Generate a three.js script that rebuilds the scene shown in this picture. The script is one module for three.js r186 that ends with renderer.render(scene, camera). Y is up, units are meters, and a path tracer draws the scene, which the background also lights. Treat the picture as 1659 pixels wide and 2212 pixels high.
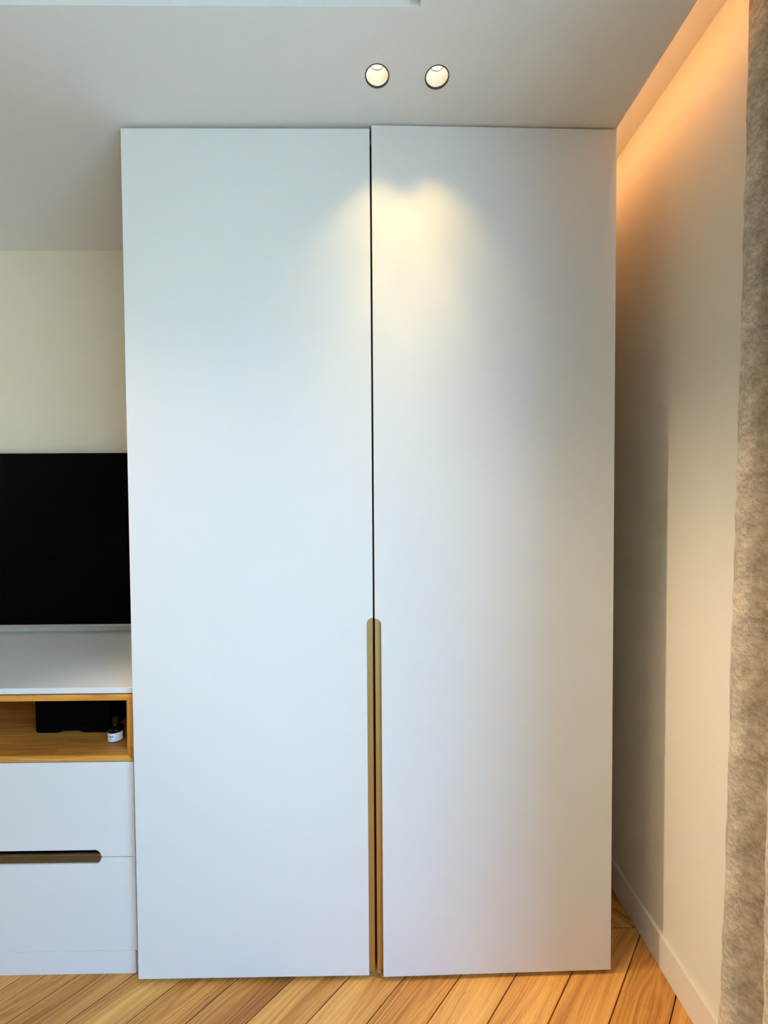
import * as THREE from 'three';
import { RoundedBoxGeometry } from 'three/addons/geometries/RoundedBoxGeometry.js';
import { mergeGeometries } from 'three/addons/utils/BufferGeometryUtils.js';
import { RectAreaLightUniformsLib } from 'three/addons/lights/RectAreaLightUniformsLib.js';

/* ---------------------------------------------------------------- camera, sky, exposure */
RectAreaLightUniformsLib.init();
const scene = new THREE.Scene();
const renderer = new THREE.WebGLRenderer({ antialias: true });
renderer.toneMapping = THREE.LinearToneMapping;
renderer.toneMappingExposure = 1.0;
renderer.shadowMap.enabled = true;

const FOCAL = 900;                                     // pixels, for a picture 2212 pixels high
const camera = new THREE.PerspectiveCamera(2 * Math.atan(1106 / FOCAL) * 180 / Math.PI, 1659 / 2212, 0.02, 200);
camera.position.set(-0.0012, 1.4341, 1.2155);
camera.rotation.set(-0.0246, -0.009, -0.0063, 'YXZ');
scene.add(camera);

scene.background = new THREE.Color().setRGB(0.35, 0.755, 1.44);
scene.backgroundIntensity = 10.4;
// low sun from behind the house: it never enters the room, but lights the terrace and the house opposite
const sun = new THREE.DirectionalLight(new THREE.Color().setRGB(1, 0.93, 0.62), 24);
sun.position.set(-9, 10.5, 4); sun.target.position.set(6, 0, 1); sun.castShadow = true; sun.shadow.mapSize.set(2048, 2048);
Object.assign(sun.shadow.camera, { left: -14, right: 14, top: 12, bottom: -12, near: 1, far: 50 });
scene.add(sun, sun.target);
const LAMP = new THREE.Color().setRGB(1.0, 0.68, 0.20);     // the two downlights
const COVE = new THREE.Color().setRGB(1.0, 0.48, 0.20);     // the strip in the curtain pocket
const SWIVEL = new THREE.Color().setRGB(1.0, 0.80, 0.58);     // a swivel spot at the far left: its shadow of the wardrobe is seen on the right wall
const PENDANT = new THREE.Color().setRGB(1.0, 0.74, 0.46);  // a pendant at the far left, outside the frame
const FIELD_CD = 0.66, FIELD_ANGLE = 0.69, BEAM_CD = 1.35, BEAM_ANGLE = 0.36, COVE_L = 3.0, PENDANT_CD = 0.55, REAR_CD = 1.8, REAR_ANGLE = 0.42, SWIVEL_CD = 22;

/* ---------------------------------------------------------------- small helpers */
let seed = 20240611;
const rnd = () => { seed = (seed + 0x6d2b79f5) | 0; let t = Math.imul(seed ^ (seed >>> 15), 1 | seed); t = (t + Math.imul(t ^ (t >>> 7), 61 | t)) ^ t; return ((t ^ (t >>> 14)) >>> 0) / 4294967296; };
const used = new Map();
function numbered(name) { const n = used.get(name) ?? 0; used.set(name, n + 1); return n ? `${name}_${String(n).padStart(3, '0')}` : name; }
function thing(name, label, category, [x, y, z] = [0, 0, 0], group) {
  const o = new THREE.Group(); o.name = numbered(name); o.position.set(x, y, z); scene.add(o);
  o.userData = { label, category };
  if (group) o.userData.group = group;
  return o;
}
function mesh(name, geometry, material, parent = scene) {
  const g = Array.isArray(geometry) ? mergeGeometries(geometry.map((k) => (k.index ? k.toNonIndexed() : k)), false) : geometry;
  const m = new THREE.Mesh(g, material); m.name = parent === scene ? numbered(name) : name;
  m.castShadow = m.receiveShadow = true; parent.add(m);
  return m;
}
function structure(name, geometry, material, parent = scene) {
  const m = mesh(name, geometry, material, parent);
  if (parent === scene) m.userData.kind = 'structure';
  return m;
}
// uv in metres from the axis each face looks along; `along` says which axis the grain (u) follows
function metres(g, along = 'x', shift = [0, 0]) {
  const n = g.index ? g.toNonIndexed() : g, p = n.attributes.position, q = n.attributes.normal, uv = new Float32Array(p.count * 2);
  const ix = 'xyz'.indexOf(along);
  for (let i = 0; i < p.count; i++) {
    const P = [p.getX(i), p.getY(i), p.getZ(i)], N = [q.getX(i), q.getY(i), q.getZ(i)].map(Math.abs);
    const k = N.indexOf(Math.max(...N));
    const rest = [0, 1, 2].filter((a) => a !== k);
    const u = rest.includes(ix) ? ix : rest[0], v = rest.find((a) => a !== u);
    uv[2 * i] = P[u] + shift[0]; uv[2 * i + 1] = P[v] + shift[1];
  }
  n.setAttribute('uv', new THREE.BufferAttribute(uv, 2));
  return n;
}
function box(x0, x1, y0, y1, z0, z1, r = 0, along = 'x', shift) {
  const w = x1 - x0, h = y1 - y0, d = z1 - z0;
  const g = r ? new RoundedBoxGeometry(w, h, d, 2, Math.min(r, w / 2.01, h / 2.01, d / 2.01)) : new THREE.BoxGeometry(w, h, d);
  g.translate((x0 + x1) / 2, (y0 + y1) / 2, (z0 + z1) / 2);
  return metres(g, along, shift);
}
// a flat outline in x,y made z0..z1 deep, edges eased by b
function slab(shape, z0, z1, b = 0, along = 'x', shift) {
  const g = new THREE.ExtrudeGeometry(shape, { depth: z1 - z0 - 2 * b, bevelEnabled: b > 0, bevelThickness: b, bevelSize: b, bevelOffset: -b, bevelSegments: 2, curveSegments: 20 });
  g.translate(0, 0, z0 + b);
  return metres(g, along, shift);
}
const poly = (pts) => { const s = new THREE.Shape(); pts.forEach(([x, y], i) => (i ? s.lineTo(x, y) : s.moveTo(x, y))); s.closePath(); return s; };

// tiling value noise
function lattice(nx, ny) { const a = new Float32Array(nx * ny); for (let i = 0; i < a.length; i++) a[i] = rnd(); return (u, v) => {
  const x = u * nx, y = v * ny, i = Math.floor(x), j = Math.floor(y); let fx = x - i, fy = y - j; fx = fx * fx * (3 - 2 * fx); fy = fy * fy * (3 - 2 * fy);
  const at = (m, n) => a[(((n % ny) + ny) % ny) * nx + (((m % nx) + nx) % nx)];
  return (at(i, j) * (1 - fx) + at(i + 1, j) * fx) * (1 - fy) + (at(i, j + 1) * (1 - fx) + at(i + 1, j + 1) * fx) * fy; }; }
function texture(w, h, paint, color = true) {
  const data = new Uint8Array(w * h * 4);
  for (let y = 0; y < h; y++) for (let x = 0; x < w; x++) {
    const c = paint((x + 0.5) / w, (y + 0.5) / h), o = (y * w + x) * 4;
    for (let k = 0; k < 3; k++) data[o + k] = Math.max(0, Math.min(255, Math.round((Array.isArray(c) ? c[k] : c) * 255)));
    data[o + 3] = 255;
  }
  const t = new THREE.DataTexture(data, w, h, THREE.RGBAFormat);
  t.wrapS = t.wrapT = THREE.RepeatWrapping; t.magFilter = THREE.LinearFilter; t.minFilter = THREE.LinearMipmapLinearFilter; t.generateMipmaps = true;
  if (color) t.colorSpace = THREE.SRGBColorSpace;
  t.needsUpdate = true;
  return t;
}

/* ---------------------------------------------------------------- materials */
const fine = lattice(128, 128), finer = lattice(256, 256), broad = lattice(5, 5);
const roller = texture(512, 512, (u, v) => 0.4 * fine(u, v) + 0.45 * finer(u, v) + 0.15 * rnd(), false);
roller.repeat.set(2.5, 2.5);
const paint = (r, g, b, rough = 0.85) => { const m = new THREE.MeshStandardMaterial({ roughness: rough, bumpMap: roller, bumpScale: 0.0004 }); m.color.setRGB(r, g, b); return m; };
const plain = (r, g, b, rough, metal = 0, more = {}) => { const m = new THREE.MeshPhysicalMaterial({ roughness: rough, metalness: metal, ...more }); m.color.setRGB(r, g, b); return m; };

const M = {
  ceiling: paint(0.80, 0.80, 0.78),
  wall: paint(0.80, 0.735, 0.60),
  skirting: plain(0.81, 0.75, 0.64, 0.45),
  lacquer: plain(0.80, 0.80, 0.785, 0.5, 0, { specularIntensity: 0.5 }),
  worktop: plain(0.80, 0.80, 0.79, 0.38),
  carcass: plain(0.42, 0.41, 0.39, 0.6),
  plinth: plain(0.10, 0.085, 0.08, 0.7),
  brass: plain(0.53, 0.42, 0.20, 0.4, 1),
  bronze: plain(0.20, 0.17, 0.10, 0.5, 1),
  black: plain(0.012, 0.012, 0.013, 0.5),
  screen: plain(0.0008, 0.0008, 0.001, 0.3, 0, { specularIntensity: 0.05 }),
  silver: plain(0.55, 0.56, 0.57, 0.35, 1),
  rim: plain(0.03, 0.02, 0.018, 0.5),
  reflector: plain(0.90, 0.86, 0.80, 0.5),
  darkGlass: plain(0.002, 0.002, 0.002, 0.12, 0, { specularIntensity: 0.4 }),
  subfloor: plain(0.05, 0.03, 0.018, 0.9),
  render: plain(0.6, 0.58, 0.55, 0.9),
  frame: plain(0.30, 0.30, 0.31, 0.5),
  paving: plain(0.60, 0.61, 0.51, 0.95),
  facade: plain(0.58, 0.57, 0.50, 0.9),
  glass: plain(1, 1, 1, 0, 0, { transmission: 1, thickness: 0, ior: 1.45 }),
};

// oak: long grain along u; a few boards' worth of tone and figure
function oakTexture(base, dark, light, figure) {
  const streak = lattice(6, 96), hair = lattice(14, 256), wave = lattice(4, 7), tone = lattice(3, 5), pore = lattice(40, 256), cx = 0.25 + 0.5 * rnd();
  return texture(1024, 512, (u, v) => {
    const bend = (wave(u, v) - 0.5) * 0.20 + (wave(2 * u, 2 * v) - 0.5) * 0.06;
    const d = Math.hypot((u - cx) * 0.18, (v - 0.5 + bend)) * figure;
    const ring = 0.5 + 0.5 * Math.sin(d * 70 + 5 * tone(u, v));
    const s = 0.5 + 0.22 * (streak(u, v + bend * 0.5) - 0.5) + 0.20 * (hair(u, v + bend * 0.3) - 0.5) + 0.16 * (ring - 0.5) + 0.42 * (tone(u, v) - 0.5);
    const p = Math.max(0, pore(u, v) - 0.80) * 0.8;
    const k = Math.max(0, Math.min(1, (s - 0.2) / 0.66));
    return [0, 1, 2].map((i) => [1.20, 1.14, 0.86][i] * (k < 0.5 ? dark[i] + (base[i] - dark[i]) * k * 2 : base[i] + (light[i] - base[i]) * (k * 2 - 1)) * (1 - p));
  });
}
const oaks = [
  [[0.74, 0.56, 0.38], [0.60, 0.41, 0.25], [0.83, 0.67, 0.49], 1.0],
  [[0.70, 0.51, 0.33], [0.53, 0.34, 0.19], [0.79, 0.61, 0.42], 1.5],
  [[0.75, 0.57, 0.40], [0.63, 0.44, 0.28], [0.83, 0.67, 0.50], 0.7],
  [[0.67, 0.48, 0.30], [0.50, 0.32, 0.17], [0.77, 0.59, 0.40], 1.2],
].map((a) => {
  const map = oakTexture(...a); map.repeat.set(1 / 1.1, 1 / 0.26);
  return new THREE.MeshPhysicalMaterial({ map, roughness: 0.52, bumpMap: map, bumpScale: 0.0004 });
});
const nicheMap = oakTexture([0.70, 0.50, 0.27], [0.56, 0.36, 0.16], [0.80, 0.62, 0.38], 1.0); nicheMap.repeat.set(1 / 0.9, 1 / 0.16);
M.niche = new THREE.MeshPhysicalMaterial({ map: nicheMap, roughness: 0.55 });

/* ---------------------------------------------------------------- room shell */
const X0 = -3.2, X1 = 0.858, Z0 = -0.59, Z1 = 3.5, YC = 2.508, YT = 2.66, XC = 0.6886;
// floor: chevron oak, bands 0.42 m deep, boards at 45 degrees, one mesh for each board
const floor = structure('floor', box(X0, X1, -0.12, -0.0125, Z0, Z1), M.subfloor);
function clip(pts, a, b, c) {                          // keep a*x + b*z <= c
  const out = [];
  pts.forEach((p, i) => {
    const q = pts[(i + 1) % pts.length], dp = a * p[0] + b * p[1] - c, dq = a * q[0] + b * q[1] - c;
    if (dp <= 0) out.push(p);
    if ((dp < 0 && dq > 0) || (dp > 0 && dq < 0)) { const t = dp / (dp - dq); out.push([p[0] + t * (q[0] - p[0]), p[1] + t * (q[1] - p[1])]); }
  });
  return out;
}
function board(pts, lift, dir, ou, ov) {               // pts anticlockwise seen from above (x, z); a chamfered plate
  const n = pts.length, cx = pts.reduce((s, p) => s + p[0], 0) / n, cz = pts.reduce((s, p) => s + p[1], 0) / n;
  const e = 0.0011, top = lift, side = lift - 0.0011, low = -0.0125, pos = [], uv = [];
  const inset = pts.map((p, i) => {                    // move each corner in along both edges
    const a = pts[(i + n - 1) % n], b = pts[(i + 1) % n], u = [p[0] - a[0], p[1] - a[1]], v = [b[0] - p[0], b[1] - p[1]];
    const lu = Math.hypot(...u), lv = Math.hypot(...v), nu = [-u[1] / lu, u[0] / lu], nv = [-v[1] / lv, v[0] / lv];
    let s = [nu[0] + nv[0], nu[1] + nv[1]]; const l2 = s[0] * s[0] + s[1] * s[1]; s = [s[0] * 2 / l2, s[1] * 2 / l2];
    const inw = (cx - p[0]) * s[0] + (cz - p[1]) * s[1] > 0 ? 1 : -1;
    return [p[0] + inw * s[0] * e, p[1] + inw * s[1] * e];
  });
  const put = (p, y) => { pos.push(p[0], y, p[1]); uv.push(p[0] * dir[0] + p[1] * dir[1] + ou, -p[0] * dir[1] + p[1] * dir[0] + ov); };
  const area = pts.reduce((s, p, i) => { const q = pts[(i + 1) % n]; return s + p[0] * q[1] - q[0] * p[1]; }, 0);
  const tri = (a, ya, b, yb, c, yc) => { if (area > 0) { put(a, ya); put(c, yc); put(b, yb); } else { put(a, ya); put(b, yb); put(c, yc); } };
  for (let i = 1; i < n - 1; i++) tri(inset[0], top, inset[i], top, inset[i + 1], top);
  for (let i = 0; i < n; i++) {
    const j = (i + 1) % n;
    tri(pts[i], side, pts[j], side, inset[j], top); tri(pts[i], side, inset[j], top, inset[i], top);
    tri(pts[i], low, pts[j], low, pts[j], side); tri(pts[i], low, pts[j], side, pts[i], side);
  }
  const g = new THREE.BufferGeometry();
  g.setAttribute('position', new THREE.Float32BufferAttribute(pos, 3)); g.setAttribute('uv', new THREE.Float32BufferAttribute(uv, 2));
  g.computeVertexNormals();
  return g;
}
const PITCH = 0.1685, GAP = 0.003, BAND = 0.422, SEAM = -0.142;
for (let k = -2; k < 10; k++) {
  const za = SEAM + k * BAND, zb = za + BAND, s = k % 2 === 0 ? 1 : -1;     // boards run along x + s*z = const
  const c0 = s > 0 ? -0.9555 : -0.9555 - 2 * SEAM - (k === -1 ? 0 : 0);
  for (let i = -40; i < 40; i++) {
    const a = c0 + i * PITCH + GAP * 0.7, b = c0 + (i + 1) * PITCH - GAP * 0.7;
    let pts = [[a - s * (za + GAP / 2), za + GAP / 2], [b - s * (za + GAP / 2), za + GAP / 2], [b - s * (zb - GAP / 2), zb - GAP / 2], [a - s * (zb - GAP / 2), zb - GAP / 2]];
    for (const [p, q, r] of [[1, 0, X1 - 0.004], [-1, 0, -X0 - 0.004], [0, 1, Z1 - 0.004], [0, -1, -Z0 - 0.004]]) if (pts.length > 2) pts = clip(pts, p, q, r);
    if (pts.length < 3) continue;
    const w = Math.max(...pts.map((p) => p[0])) - Math.min(...pts.map((p) => p[0])), d = Math.max(...pts.map((p) => p[1])) - Math.min(...pts.map((p) => p[1]));
    if (w < 0.012 || d < 0.012) continue;
    const dir = s > 0 ? [Math.SQRT1_2, -Math.SQRT1_2] : [Math.SQRT1_2, Math.SQRT1_2];
    mesh('plank', board(pts, -0.0003 * rnd(), dir, rnd() * 3, rnd() * 3), oaks[Math.floor(rnd() * oaks.length)], floor);
  }
}

// walls, each with thickness
structure('wall_back', box(X0 - 0.2, X1 + 0.25, -0.12, 2.85, Z0 - 0.2, Z0), M.wall);
structure('wall_left', box(X0 - 0.2, X0, -0.12, 2.85, Z0, Z1), M.wall);
structure('wall_front', box(X0 - 0.2, X1 + 0.25, -0.12, 2.85, Z1, Z1 + 0.2), M.wall);
const WZ0 = 1.0, WZ1 = 2.9, WY0 = 0.04, WY1 = 2.38;   // the glazed door in the right wall, beside the camera
{
  const s = poly([[Z0, -0.12], [Z1, -0.12], [Z1, 2.85], [Z0, 2.85]]);
  s.holes.push(poly([[WZ0, WY0], [WZ0, WY1], [WZ1, WY1], [WZ1, WY0]]));
  const g = new THREE.ExtrudeGeometry(s, { depth: 0.25, bevelEnabled: false });
  g.applyMatrix4(new THREE.Matrix4().makeBasis(new THREE.Vector3(0, 0, 1), new THREE.Vector3(0, 1, 0), new THREE.Vector3(1, 0, 0))).translate(X1, 0, 0);
  // that basis is left-handed: turn the faces round again
  const p = g.attributes.position, q = g.attributes.normal;
  for (let i = 0; i < p.count; i += 3) for (const at of [p, q]) { const a = [at.getX(i), at.getY(i), at.getZ(i)]; at.setXYZ(i, at.getX(i + 1), at.getY(i + 1), at.getZ(i + 1)); at.setXYZ(i + 1, ...a); }
  g.computeVertexNormals();
  structure('wall_right', metres(g), M.wall);
}
// lowered ceiling with its tray opening and the two lamp holes, the slab above it, the pocket along the right wall left open
const LIGHTS = [[-0.0018, 0.1372], [0.1497, 0.1348]], R = 0.0288;
{
  const s = poly([[X0, -Z1], [XC, -Z1], [XC, -Z0], [X0, -Z0]]);
  s.holes.push(poly([[-2.5, -2.6], [-2.5, -0.2848], [0.093, -0.2848], [0.093, -2.6]]));
  for (const [x, z] of LIGHTS) { const h = new THREE.Path(); h.absarc(x, -z, R + 0.0011, 0, Math.PI * 2, true); s.holes.push(h); }
  const g = new THREE.ExtrudeGeometry(s, { depth: YT - YC, bevelEnabled: false, curveSegments: 24 });
  g.rotateX(-Math.PI / 2).translate(0, YC, 0);
  const lower = structure('ceiling', metres(g), M.ceiling);
  structure('upper_slab', box(X0, X1, YT, 2.85, Z0, Z1), M.ceiling, lower);
}
// skirting boards
const SK = 0.104;
structure('baseboard_right', box(0.846, X1, 0, SK, Z0, WZ0 - 0.02, 0.0015, 'z'), M.skirting);
structure('baseboard_left', box(X0, X0 + 0.012, 0, SK, Z0, Z1, 0.0015, 'z'), M.skirting);
structure('baseboard_front', box(X0 + 0.012, X1, 0, SK, Z1 - 0.012, Z1, 0.0015), M.skirting);
// glazed door
{
  const w = new THREE.Group(); w.name = 'window_1'; w.userData.kind = 'structure'; scene.add(w);
  const x0 = X1 + 0.08, x1 = X1 + 0.14, f = 0.06, mid = (WZ0 + WZ1) / 2;
  for (const [a, b, c, d] of [[WZ0, WZ1, WY0, WY0 + f], [WZ0, WZ1, WY1 - f, WY1], [WZ0, WZ0 + f, WY0 + f, WY1 - f], [WZ1 - f, WZ1, WY0 + f, WY1 - f], [mid - f / 2, mid + f / 2, WY0 + f, WY1 - f]]) mesh('window_frame', box(x0, x1, c, d, a, b, 0.004), M.frame, w);
  mesh('pane', box(x0 + 0.028, x0 + 0.032, WY0 + f, WY1 - f, WZ0 + f, mid - f / 2), M.glass, w);
  mesh('pane', box(x0 + 0.028, x0 + 0.032, WY0 + f, WY1 - f, mid + f / 2, WZ1 - f), M.glass, w);
}
structure('outside_ground', box(X1 + 0.25, 40, -0.4, -0.2, -30, 30), M.paving);
structure('house_opposite', box(9, 13, -0.2, 3.6, -22, 24, 0.1), M.facade);

/* ---------------------------------------------------------------- wardrobe */
const XL = -0.7318, XR = 0.6875, XM = -0.0223, YB = 0.0138, YW = 2.5, HANDLE = 1.0935;
{
  const t = thing('wardrobe', 'tall white two-door wardrobe reaching the ceiling, with brass finger pulls between its doors', 'wardrobe', [0, 0, 0]);
  const D0 = Z0 + 0.002, D1 = -0.026;
  mesh('side_panel', box(XL + 0.002, XL + 0.02, 0, YW - 0.004, D0, D1), M.carcass, t);
  mesh('side_panel', box(XR - 0.024, XR - 0.006, 0, YW - 0.004, D0, D1), M.carcass, t);
  mesh('top_panel', box(XL + 0.02, XR - 0.024, YW - 0.022, YW - 0.004, D0, D1), M.carcass, t);
  mesh('bottom_panel', box(XL + 0.02, XR - 0.024, 0.05, 0.068, D0, D1 - 0.04), M.carcass, t);
  mesh('back_panel', box(XL + 0.02, XR - 0.024, 0.068, YW - 0.022, D0, D0 + 0.008), M.carcass, t);
  mesh('divider', box(XM - 0.009, XM + 0.009, 0.02, YW - 0.022, D0 + 0.008, D1 - 0.004), M.black, t);
  mesh('plinth', box(XL + 0.02, XR - 0.024, 0, 0.05, -0.075, -0.057), M.plinth, t);

  // left door: its notch is at the lower right
  const eL = XM - 0.0027, nL = -0.0432, rL = eL - nL;
  let s = new THREE.Shape(); s.moveTo(XL, YB); s.lineTo(nL, YB); s.lineTo(nL, HANDLE - rL); s.absarc(eL, HANDLE - rL, rL, Math.PI, Math.PI / 2, true); s.lineTo(eL, YW - 0.001); s.lineTo(XL, YW - 0.001); s.closePath();
  const left = mesh('door', slab(s, -0.022, 0, 0.0011), M.lacquer, t);
  left.userData.label = 'left wardrobe door';
  s = new THREE.Shape(); s.moveTo(nL + 0.0003, YB + 0.003); s.lineTo(eL - 0.0008, YB + 0.003); s.lineTo(eL - 0.0008, HANDLE - 0.0002); s.absarc(eL, HANDLE - rL, rL - 0.0003, Math.PI / 2 + 0.04, Math.PI, false); s.closePath();
  mesh('finger_pull', slab(s, -0.0215, -0.0075), M.brass, left).userData.label = 'brass finger pull strip';

  // right door: hinged at the right, its free edge a few millimetres proud, its top a little higher
  const right = new THREE.Group(); right.name = 'door'; right.position.set(XR, 0, -0.0047); right.rotation.y = Math.asin(0.0099 / (XR - XM)); t.add(right);
  right.userData.label = 'right wardrobe door, its inner edge slightly proud';
  const eR = XM + 0.0027 - XR, nR = -0.0008 - XR, rR = nR - eR, top = YW + 0.0045;
  s = new THREE.Shape(); s.moveTo(0, YB); s.lineTo(0, top - 0.003); s.lineTo(eR, top); s.lineTo(eR, HANDLE - 0.001); s.absarc(eR, HANDLE - 0.001 - rR, rR, Math.PI / 2, 0, true); s.lineTo(nR, YB); s.closePath();
  mesh('door_panel', slab(s, -0.022, 0, 0.0011), M.lacquer, right);
  // the right strip has a grip groove along the door's edge
  const gx = nR - 0.0062;
  s = new THREE.Shape(); s.moveTo(eR + 0.0008, YB + 0.003); s.lineTo(gx, YB + 0.003); s.lineTo(gx, HANDLE - 0.001 - rR + Math.sqrt(rR * rR - (gx - eR) ** 2) - 0.0003); s.absarc(eR, HANDLE - 0.001 - rR, rR - 0.0003, Math.acos((gx - eR) / rR), Math.PI / 2 - 0.04, false); s.closePath();
  const groove = poly([[gx + 0.0001, YB + 0.001], [nR - 0.0003, YB + 0.001], [nR - 0.0003, HANDLE - rR - 0.001], [gx + 0.0001, HANDLE - rR + 0.012]]);
  mesh('finger_pull', [slab(s, -0.0215, -0.0075), slab(groove, -0.0215, -0.0200)], M.brass, right).userData.label = 'brass finger pull strip with a dark grip groove';
}

/* ---------------------------------------------------------------- low cabinet, niche, worktop */
const ZF = -0.027, CXR = -0.7497, CXL = -1.95;
{
  const t = thing('drawer_cabinet', 'low white cabinet of two wide drawers with a shared dark slot pull', 'cabinet', [0, 0, 0]);
  mesh('side_panel', box(CXR - 0.02, CXR - 0.002, 0.07, 0.655, Z0 + 0.003, ZF - 0.021), M.carcass, t);
  mesh('side_panel', box(CXL + 0.002, CXL + 0.02, 0.07, 0.655, Z0 + 0.003, ZF - 0.021), M.carcass, t);
  mesh('bottom_panel', box(CXL + 0.02, CXR - 0.02, 0.072, 0.09, Z0 + 0.003, ZF - 0.021), M.carcass, t);
  mesh('top_panel', box(CXL + 0.02, CXR - 0.02, 0.637, 0.655, Z0 + 0.003, ZF - 0.021), M.carcass, t);
  mesh('plinth', box(CXL, -0.7553, 0, 0.0725, ZF - 0.02, ZF - 0.001, 0.0008), M.lacquer, t);
  const sx = -0.853, sl = -1.847, r = 0.019, up = 0.3862, lo = 0.3437, mid = 0.3643;
  // upper drawer: slot bitten out of its lower edge
  let s = new THREE.Shape(); s.moveTo(CXR, mid + 0.0012); s.lineTo(CXR, 0.6558); s.lineTo(CXL, 0.6558); s.lineTo(CXL, mid + 0.0012); s.lineTo(sl - 0.004, mid + 0.0012);
  s.lineTo(sl, mid + 0.004); s.absarc(sl + r, up - r, r, Math.PI, Math.PI / 2, true); s.lineTo(sx - r, up); s.absarc(sx - r, up - r, r, Math.PI / 2, 0, true); s.lineTo(sx, mid + 0.004); s.lineTo(sx + 0.004, mid + 0.0012); s.closePath();
  const a = mesh('drawer', slab(s, ZF - 0.02, ZF, 0.001), M.lacquer, t); a.userData.label = 'upper drawer';
  mesh('finger_pull', box(sl + 0.001, sx - 0.001, mid + 0.0075, up + 0.0005, ZF - 0.026, ZF - 0.0185), M.bronze, a).userData.label = 'dark metal finger pull strip';
  s = new THREE.Shape(); s.moveTo(CXR, mid - 0.0012); s.lineTo(sx + 0.004, mid - 0.0012); s.lineTo(sx, mid - 0.004); s.absarc(sx - r, lo + r, r, 0, -Math.PI / 2, true); s.lineTo(sl + r, lo); s.absarc(sl + r, lo + r, r, -Math.PI / 2, -Math.PI, true);
  s.lineTo(sl, mid - 0.004); s.lineTo(sl - 0.004, mid - 0.0012); s.lineTo(CXL, mid - 0.0012); s.lineTo(CXL, 0.0738); s.lineTo(CXR, 0.0738); s.closePath();
  const b = mesh('drawer', slab(s, ZF - 0.02, ZF, 0.001), M.lacquer, t); b.userData.label = 'lower drawer';
  mesh('finger_pull', box(sl + 0.001, sx - 0.001, lo - 0.0002, mid + 0.0022, ZF - 0.014, ZF - 0.005, 0.0006), M.bronze, b).userData.label = 'dark metal finger pull strip';
  mesh('pull_edge', box(sl + 0.004, sx - 0.004, mid + 0.0022, mid + 0.0034, ZF - 0.013, ZF - 0.0055), M.silver, b);
  const f = mesh('filler_panel', box(-0.7515, XL - 0.0005, 0, 0.078, -0.3, ZF - 0.004), M.lacquer);
  f.userData = { label: 'short white filler strip closing the gap between low cabinet plinth and wardrobe', category: 'panel' };
}
{
  const t = thing('open_shelf_box', 'oak open shelf box between the white worktop and the drawers', 'shelf', [0, 0, 0]);
  const x0 = CXL, x1 = -0.7478, y0 = 0.6590, y1 = 0.8622, w = 0.0188, zb = -0.57, zf = ZF;
  const b = 0.0007;
  mesh('top_board', slab(poly([[x0, y1], [x0 + w, y1 - w], [x1 - w, y1 - w], [x1, y1]]), zb, zf, b, 'x', [0.3, 0.05]), M.niche, t);
  mesh('bottom_board', slab(poly([[x0, y0], [x1, y0], [x1 - w, y0 + w], [x0 + w, y0 + w]]), zb, zf, b, 'x', [0.1, 0.11]), M.niche, t);
  mesh('side_board', slab(poly([[x1, y0], [x1, y1], [x1 - w, y1 - w], [x1 - w, y0 + w]]), zb, zf, b, 'y', [0.2, 0.02]), M.niche, t);
  mesh('side_board', slab(poly([[x0, y0], [x0 + w, y0 + w], [x0 + w, y1 - w], [x0, y1]]), zb, zf, b, 'y', [0.6, 0.07]), M.niche, t);
  mesh('back_board', box(x0 + w, x1 - w, y0 + w, y1 - w, zb, zb + 0.008), M.niche, t);
}
{
  const m = mesh('worktop', box(CXL - 0.5, XL - 0.001, 0.8655, 0.883, Z0 + 0.001, ZF + 0.001, 0.0012), M.worktop);
  m.userData = { label: 'white worktop over the oak shelf box, under the television', category: 'worktop' };
}

/* ---------------------------------------------------------------- television */
{
  const x0 = -2.235, x1 = -0.975, y0 = 0.9205, y1 = 1.6448, zf = -0.53;
  const t = thing('television', 'large black flat television, switched off, above the white worktop', 'television', [0, 0, 0]);
  mesh('housing', box(x0, x1, y0 + 0.008, y1, zf - 0.035, zf - 0.002, 0.003), M.black, t);
  mesh('screen', box(x0 + 0.003, x1 - 0.003, y0 + 0.0085, y1 - 0.003, zf - 0.002, zf, 0.0004), M.screen, t);
  mesh('bottom_trim', box(x0, x1, y0, y0 + 0.0078, zf - 0.02, zf + 0.0005, 0.001), M.silver, t).userData.label = 'thin silver lower trim';
  mesh('wall_bracket', box(-1.8, -1.4, 1.1, 1.45, Z0, zf - 0.034), M.black, t);
}

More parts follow.
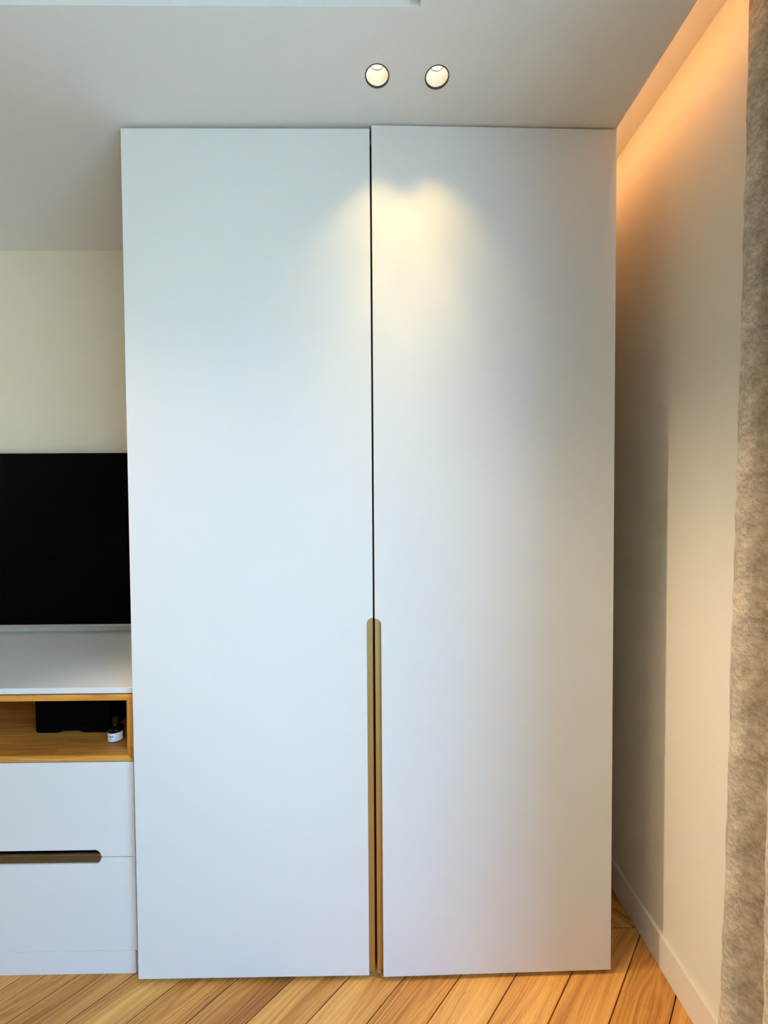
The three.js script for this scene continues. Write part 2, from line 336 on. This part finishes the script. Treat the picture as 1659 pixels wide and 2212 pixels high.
/* ---------------------------------------------------------------- things on the oak shelf */
{
  const ys = 0.6778;
  // bottle: dark glass body, shoulder, neck, cap, wrap-round white label
  const t = thing('bottle', 'small dark glass bottle with a white paper label in the oak shelf box', 'bottle', [-0.8535, ys, -0.112]);
  const rad = 0.0225, L = (pts) => new THREE.LatheGeometry(pts.map(([x, y]) => new THREE.Vector2(x, y)), 48);
  mesh('body', L([[0, 0.0004], [rad - 0.003, 0], [rad - 0.0008, 0.0008], [rad, 0.003], [rad, 0.035], [rad - 0.001, 0.039], [rad - 0.005, 0.043], [0.009, 0.046], [0.0075, 0.048], [0.0075, 0.053], [0, 0.0531]]), M.darkGlass, t);
  mesh('cap', L([[0, 0.052], [0.0092, 0.052], [0.0095, 0.0526], [0.0095, 0.076], [0.0088, 0.0772], [0, 0.0773]]), M.darkGlass, t);
  const canvas = document.createElement('canvas'); canvas.width = 512; canvas.height = 180;
  const c = canvas.getContext('2d');
  c.fillStyle = '#e9edf2'; c.fillRect(0, 0, 512, 180);
  c.fillStyle = '#4f6a80';                             // print too small to read: two short words, a mark, a faint line
  for (let i = 0; i < 5; i++) c.fillRect(150 + i * 16, 56, 11, 22);
  c.fillStyle = '#2f4d66'; for (let i = 0; i < 5; i++) c.fillRect(244 + i * 18, 52, 14, 28);
  c.fillStyle = '#8fa1b3'; c.fillRect(250, 92, 22, 9); c.fillRect(170, 128, 130, 6);
  const map = new THREE.CanvasTexture(canvas); map.colorSpace = THREE.SRGBColorSpace;
  const g = new THREE.CylinderGeometry(rad + 0.0003, rad + 0.0003, 0.0265, 48, 1, true, -1.75, 3.5); g.translate(0, 0.0165, 0); g.rotateY(-0.25);
  mesh('paper_label', g, new THREE.MeshStandardMaterial({ map, roughness: 0.7, side: THREE.DoubleSide }), t).userData.label = 'white paper label with small dark print';
}
{
  const t = thing('media_box', 'black box-shaped electronic device standing in the dark oak shelf', 'device', [0, 0, 0]);
  const ys = 0.6778, x0 = -1.142, x1 = -0.90, zf = -0.15, zb = -0.42, r = 0.012;
  const s = new THREE.Shape();                         // front outline: two broad rounded feet with a shallow arch between them
  s.moveTo(x0 + r, ys + 0.0003); s.lineTo(-1.075, ys + 0.0003); s.bezierCurveTo(-1.062, ys + 0.0003, -1.06, ys + 0.007, -1.046, ys + 0.007); s.lineTo(-1.005, ys + 0.007);
  s.bezierCurveTo(-0.992, ys + 0.007, -0.99, ys + 0.0003, -0.977, ys + 0.0003); s.lineTo(x1 - r, ys + 0.0003); s.quadraticCurveTo(x1, ys + 0.0003, x1, ys + r); s.lineTo(x1, ys + 0.142); s.quadraticCurveTo(x1, ys + 0.154, x1 - r, ys + 0.154);
  s.lineTo(x0 + r, ys + 0.154); s.quadraticCurveTo(x0, ys + 0.154, x0, ys + 0.142); s.lineTo(x0, ys + r); s.quadraticCurveTo(x0, ys + 0.0003, x0 + r, ys + 0.0003);
  mesh('case', slab(s, zb, zf, 0.003), plain(0.0015, 0.002, 0.0025, 0.7, 0, { specularIntensity: 0.06 }), t);
  mesh('front_panel', box(x0 + 0.012, x1 - 0.012, ys + 0.02, ys + 0.14, zf - 0.002, zf + 0.001, 0.0005), plain(0.001, 0.001, 0.0012, 0.6, 0, { specularIntensity: 0.05 }), t);
}

/* ---------------------------------------------------------------- ceiling downlights */
LIGHTS.forEach(([x, z], i) => {
  const t = thing('downlight', ['lit round recessed ceiling downlight directly above the gap between the wardrobe doors', 'lit round recessed ceiling downlight in front of the wardrobe, nearer the right wall'][i], 'downlight', [x, YC, z]);
  const L = (pts) => new THREE.LatheGeometry(pts.map(([a, b]) => new THREE.Vector2(a, b)), 64);
  mesh('rim', L([[R - 0.0006, 0.004], [R - 0.0006, -0.0006], [R + 0.0018, -0.0008], [R + 0.002, 0], [R + 0.0009, 0.0003], [R + 0.0009, 0.004]]), M.rim, t);
  const ref = M.reflector.clone(); ref.side = THREE.DoubleSide;
  mesh('reflector', L([[R - 0.0006, 0.0035], [0.0235, 0.018], [0.0175, 0.033]]), ref, t);
  mesh('lens_ring', new THREE.TorusGeometry(0.0172, 0.0009, 8, 48).rotateX(Math.PI / 2).translate(0, 0.0328, 0), plain(0.30, 0.15, 0.06, 0.4, 0.6), t);
  const glow = new THREE.MeshStandardMaterial({ color: 0xffffff, roughness: 0.6, emissive: LAMP.clone().lerp(new THREE.Color(1, 1, 1), 0.45), emissiveIntensity: 5.5 });
  mesh('lens', new THREE.CylinderGeometry(0.0172, 0.0172, 0.003, 48).translate(0, 0.0352, 0), glow, t);
  mesh('housing', new THREE.CylinderGeometry(0.0285, 0.0285, 0.06, 32).translate(0, 0.068, 0), M.black, t);
  // a reflector lamp: a hot central beam inside a wider, weaker field
  for (const [cd, angle, soft] of [[FIELD_CD, FIELD_ANGLE, 0.8], [BEAM_CD, BEAM_ANGLE, 1]]) {
    const l = new THREE.SpotLight(LAMP, cd, 0, angle, soft, 2);
    l.position.set(0, 0.022, 0); l.target.position.set(0, -1, 0); l.castShadow = true; l.shadow.radius = 0.4;
    t.add(l, l.target);
  }
});

/* ---------------------------------------------------------------- strip light in the curtain pocket */
{
  const t = thing('light_strip', 'warm glowing light strip hidden in the pocket above the right wall', 'light', [XC, YC, 0]);
  const len = 2.9, zc = Z0 + 0.03 + len / 2;
  mesh('channel', box(0.0002, 0.004, 0.088, 0.104, zc - len / 2, zc + len / 2), M.silver, t);
  mesh('diffuser', box(0.004, 0.007, 0.090, 0.102, zc - len / 2, zc + len / 2), new THREE.MeshStandardMaterial({ color: 0xffffff, emissive: COVE, emissiveIntensity: 2 }), t);
  const l = new THREE.RectAreaLight(COVE, COVE_L * 12, len, 0.012);
  l.position.set(0.009, 0.096, zc); 
  t.add(l);
  l.rotation.set(0, -Math.PI / 2, 0); l.rotateX(-0.6);
}

/* ---------------------------------------------------------------- swivel spots outside the frame: one at the far left turned to the right wall, two in the tray turned down */
function swivel(label, where, direction, color, cd, angle) {
  const t = thing('ceiling_spotlight', label, 'spotlight', where);
  const dir = new THREE.Vector3(...direction).normalize(), at = new THREE.Vector3(0, -0.06, 0);
  mesh('mount', new THREE.CylinderGeometry(0.04, 0.04, 0.015, 32).translate(0, -0.0075, 0), M.lacquer, t);
  mesh('stem', new THREE.CylinderGeometry(0.006, 0.006, 0.05, 12).translate(0, -0.035, 0), M.silver, t);
  const can = mesh('can', new THREE.LatheGeometry([[0, 0.035], [0.02, 0.035], [0.03, 0.025], [0.032, -0.055], [0.028, -0.055], [0.026, -0.03], [0, -0.03]].map(([a, b]) => new THREE.Vector2(a, b)), 40), M.lacquer, t);
  can.position.copy(at); can.quaternion.setFromUnitVectors(new THREE.Vector3(0, -1, 0), dir);
  mesh('lens', new THREE.CylinderGeometry(0.025, 0.025, 0.003, 32).translate(0, -0.033, 0), new THREE.MeshStandardMaterial({ color: 0xffffff, emissive: color, emissiveIntensity: 3 }), can);
  const l = new THREE.SpotLight(color, cd, 0, angle, 1, 2); l.position.copy(at).addScaledVector(dir, 0.14); l.target.position.copy(at).addScaledVector(dir, 2); l.castShadow = true; l.shadow.radius = 4.5;
  t.add(l, l.target);
}
swivel('small white swivel spotlight on the ceiling at the far left, turned to the right wall', [-2.9, YC, 0.36], [3.75, -1.85, -0.27], SWIVEL, SWIVEL_CD, 0.31);
swivel('left of two small white spotlights in the ceiling tray, turned down to the floor', [-0.08, YT, 0.37], [0.34, -1, 0], SWIVEL, REAR_CD, REAR_ANGLE);
swivel('right of two small white spotlights in the ceiling tray, turned down to the floor', [0.05, YT, 0.37], [0.30, -1, 0], SWIVEL, REAR_CD, REAR_ANGLE);

/* ---------------------------------------------------------------- pendant lamp at the other end of the room */
{
  const t = thing('pendant_lamp', 'round white glass pendant lamp hanging at the far left of the room', 'lamp', [-2.78, YC, 0.6]);
  const drop = -0.75, r = 0.16;
  mesh('canopy', new THREE.CylinderGeometry(0.05, 0.055, 0.025, 32).translate(0, -0.0125, 0), M.silver, t);
  mesh('cord', new THREE.CylinderGeometry(0.003, 0.003, -drop - r, 8).translate(0, (drop + r) / 2, 0), M.black, t);
  mesh('globe', new THREE.SphereGeometry(r, 32, 20).translate(0, drop, 0), new THREE.MeshStandardMaterial({ color: 0xffffff, roughness: 0.4, emissive: PENDANT, emissiveIntensity: 1.5 }), t);
  const l = new THREE.PointLight(PENDANT, PENDANT_CD, 0, 2); l.position.set(0, drop, 0); l.castShadow = true; l.shadow.radius = 7;
  t.add(l);
}

/* ---------------------------------------------------------------- curtain */
{
  const nu = 240, nv = 60, y0 = 0.012, y1 = 2.62, wob = lattice(4, 8), crump = lattice(30, 60);
  // plan: crests (towards the room) and valleys along z
  const line = [[0.302, 0.800], [0.32, 0.782], [0.345, 0.760], [0.372, 0.762], [0.41, 0.805], [0.435, 0.805], [0.462, 0.715], [0.495, 0.712], [0.53, 0.80], [0.56, 0.80], [0.59, 0.712], [0.625, 0.712], [0.66, 0.80], [0.69, 0.80], [0.72, 0.72], [0.76, 0.72], [0.80, 0.80], [0.84, 0.80], [0.88, 0.74]];
  const curve = new THREE.CatmullRomCurve3(line.map(([z, x]) => new THREE.Vector3(x, 0, z)));
  const pts = curve.getSpacedPoints(nu), pos = [], uv = [], idx = [];
  const tan = pts.map((_, i) => new THREE.Vector3().subVectors(pts[Math.min(nu, i + 1)], pts[Math.max(0, i - 1)]).normalize());
  for (let side = 0; side < 2; side++) for (let j = 0; j <= nv; j++) for (let i = 0; i <= nu; i++) {
    const v = j / nv, y = y0 + v * (y1 - y0), p = pts[i], low = 1 - v, u = i / nu;
    const n = [tan[i].z, -tan[i].x];                   // across the cloth in plan (x, z)
    const off = (side ? 0.0012 : -0.0012) + 0.012 * (wob(u, v * 0.5) - 0.5) * low + 0.004 * (crump(u, v) - 0.5);
    const first = Math.max(0, 1 - Math.abs(p.z - 0.36) / 0.09), out = 0.007 * first - 0.055 * Math.pow(low, 1.3) * first;
    pos.push(p.x + n[0] * off + out, y, p.z + n[1] * off); uv.push(u * curve.getLength(), y);
  }
  const at = (s, i, j) => s * (nu + 1) * (nv + 1) + j * (nu + 1) + i;
  for (let s = 0; s < 2; s++) for (let j = 0; j < nv; j++) for (let i = 0; i < nu; i++) {
    const a = at(s, i, j), b = at(s, i + 1, j), c = at(s, i + 1, j + 1), d = at(s, i, j + 1);
    if (s) idx.push(a, b, c, a, c, d); else idx.push(a, c, b, a, d, c);
  }
  for (let j = 0; j < nv; j++) for (const i of [0, nu]) { const a = at(0, i, j), b = at(1, i, j), c = at(1, i, j + 1), d = at(0, i, j + 1); idx.push(a, b, c, a, c, d); }
  for (let i = 0; i < nu; i++) for (const j of [0, nv]) { const a = at(0, i, j), b = at(0, i + 1, j), c = at(1, i + 1, j), d = at(1, i, j); idx.push(a, b, c, a, c, d); }
  const g = new THREE.BufferGeometry(); g.setAttribute('position', new THREE.Float32BufferAttribute(pos, 3)); g.setAttribute('uv', new THREE.Float32BufferAttribute(uv, 2)); g.setIndex(idx); g.computeVertexNormals();
  const mott = lattice(24, 20), mott2 = lattice(60, 50), thr = lattice(220, 256), thr2 = lattice(256, 180);
  const cloth = texture(512, 512, (u, v) => {
    const k = 0.34 * mott(u + 0.15 * v, v) + 0.26 * mott2(u, v + 0.2 * u) + 0.24 * thr(u, v) + 0.24 * thr2(u, v);
    const f = 0.66 + 0.62 * k; return [0.74 * f, 0.675 * f, 0.585 * f];
  });
  cloth.repeat.set(3.4, 3.4);
  const m = new THREE.MeshPhysicalMaterial({ map: cloth, roughness: 0.95, bumpMap: cloth, bumpScale: 0.0015, sheen: 0.35, sheenRoughness: 0.6, side: THREE.DoubleSide }); m.sheenColor.setRGB(0.6, 0.55, 0.5);
  const t = thing('curtain', 'heavy grey-brown curtain hanging in folds along the right wall', 'curtain', [0, 0, 0]);
  mesh('cloth', g, m, t);
  mesh('track', box(0.745, 0.775, 2.625, YT - 0.001, 0.28, 3.1, 0.002), M.skirting, t);
}

renderer.render(scene, camera);
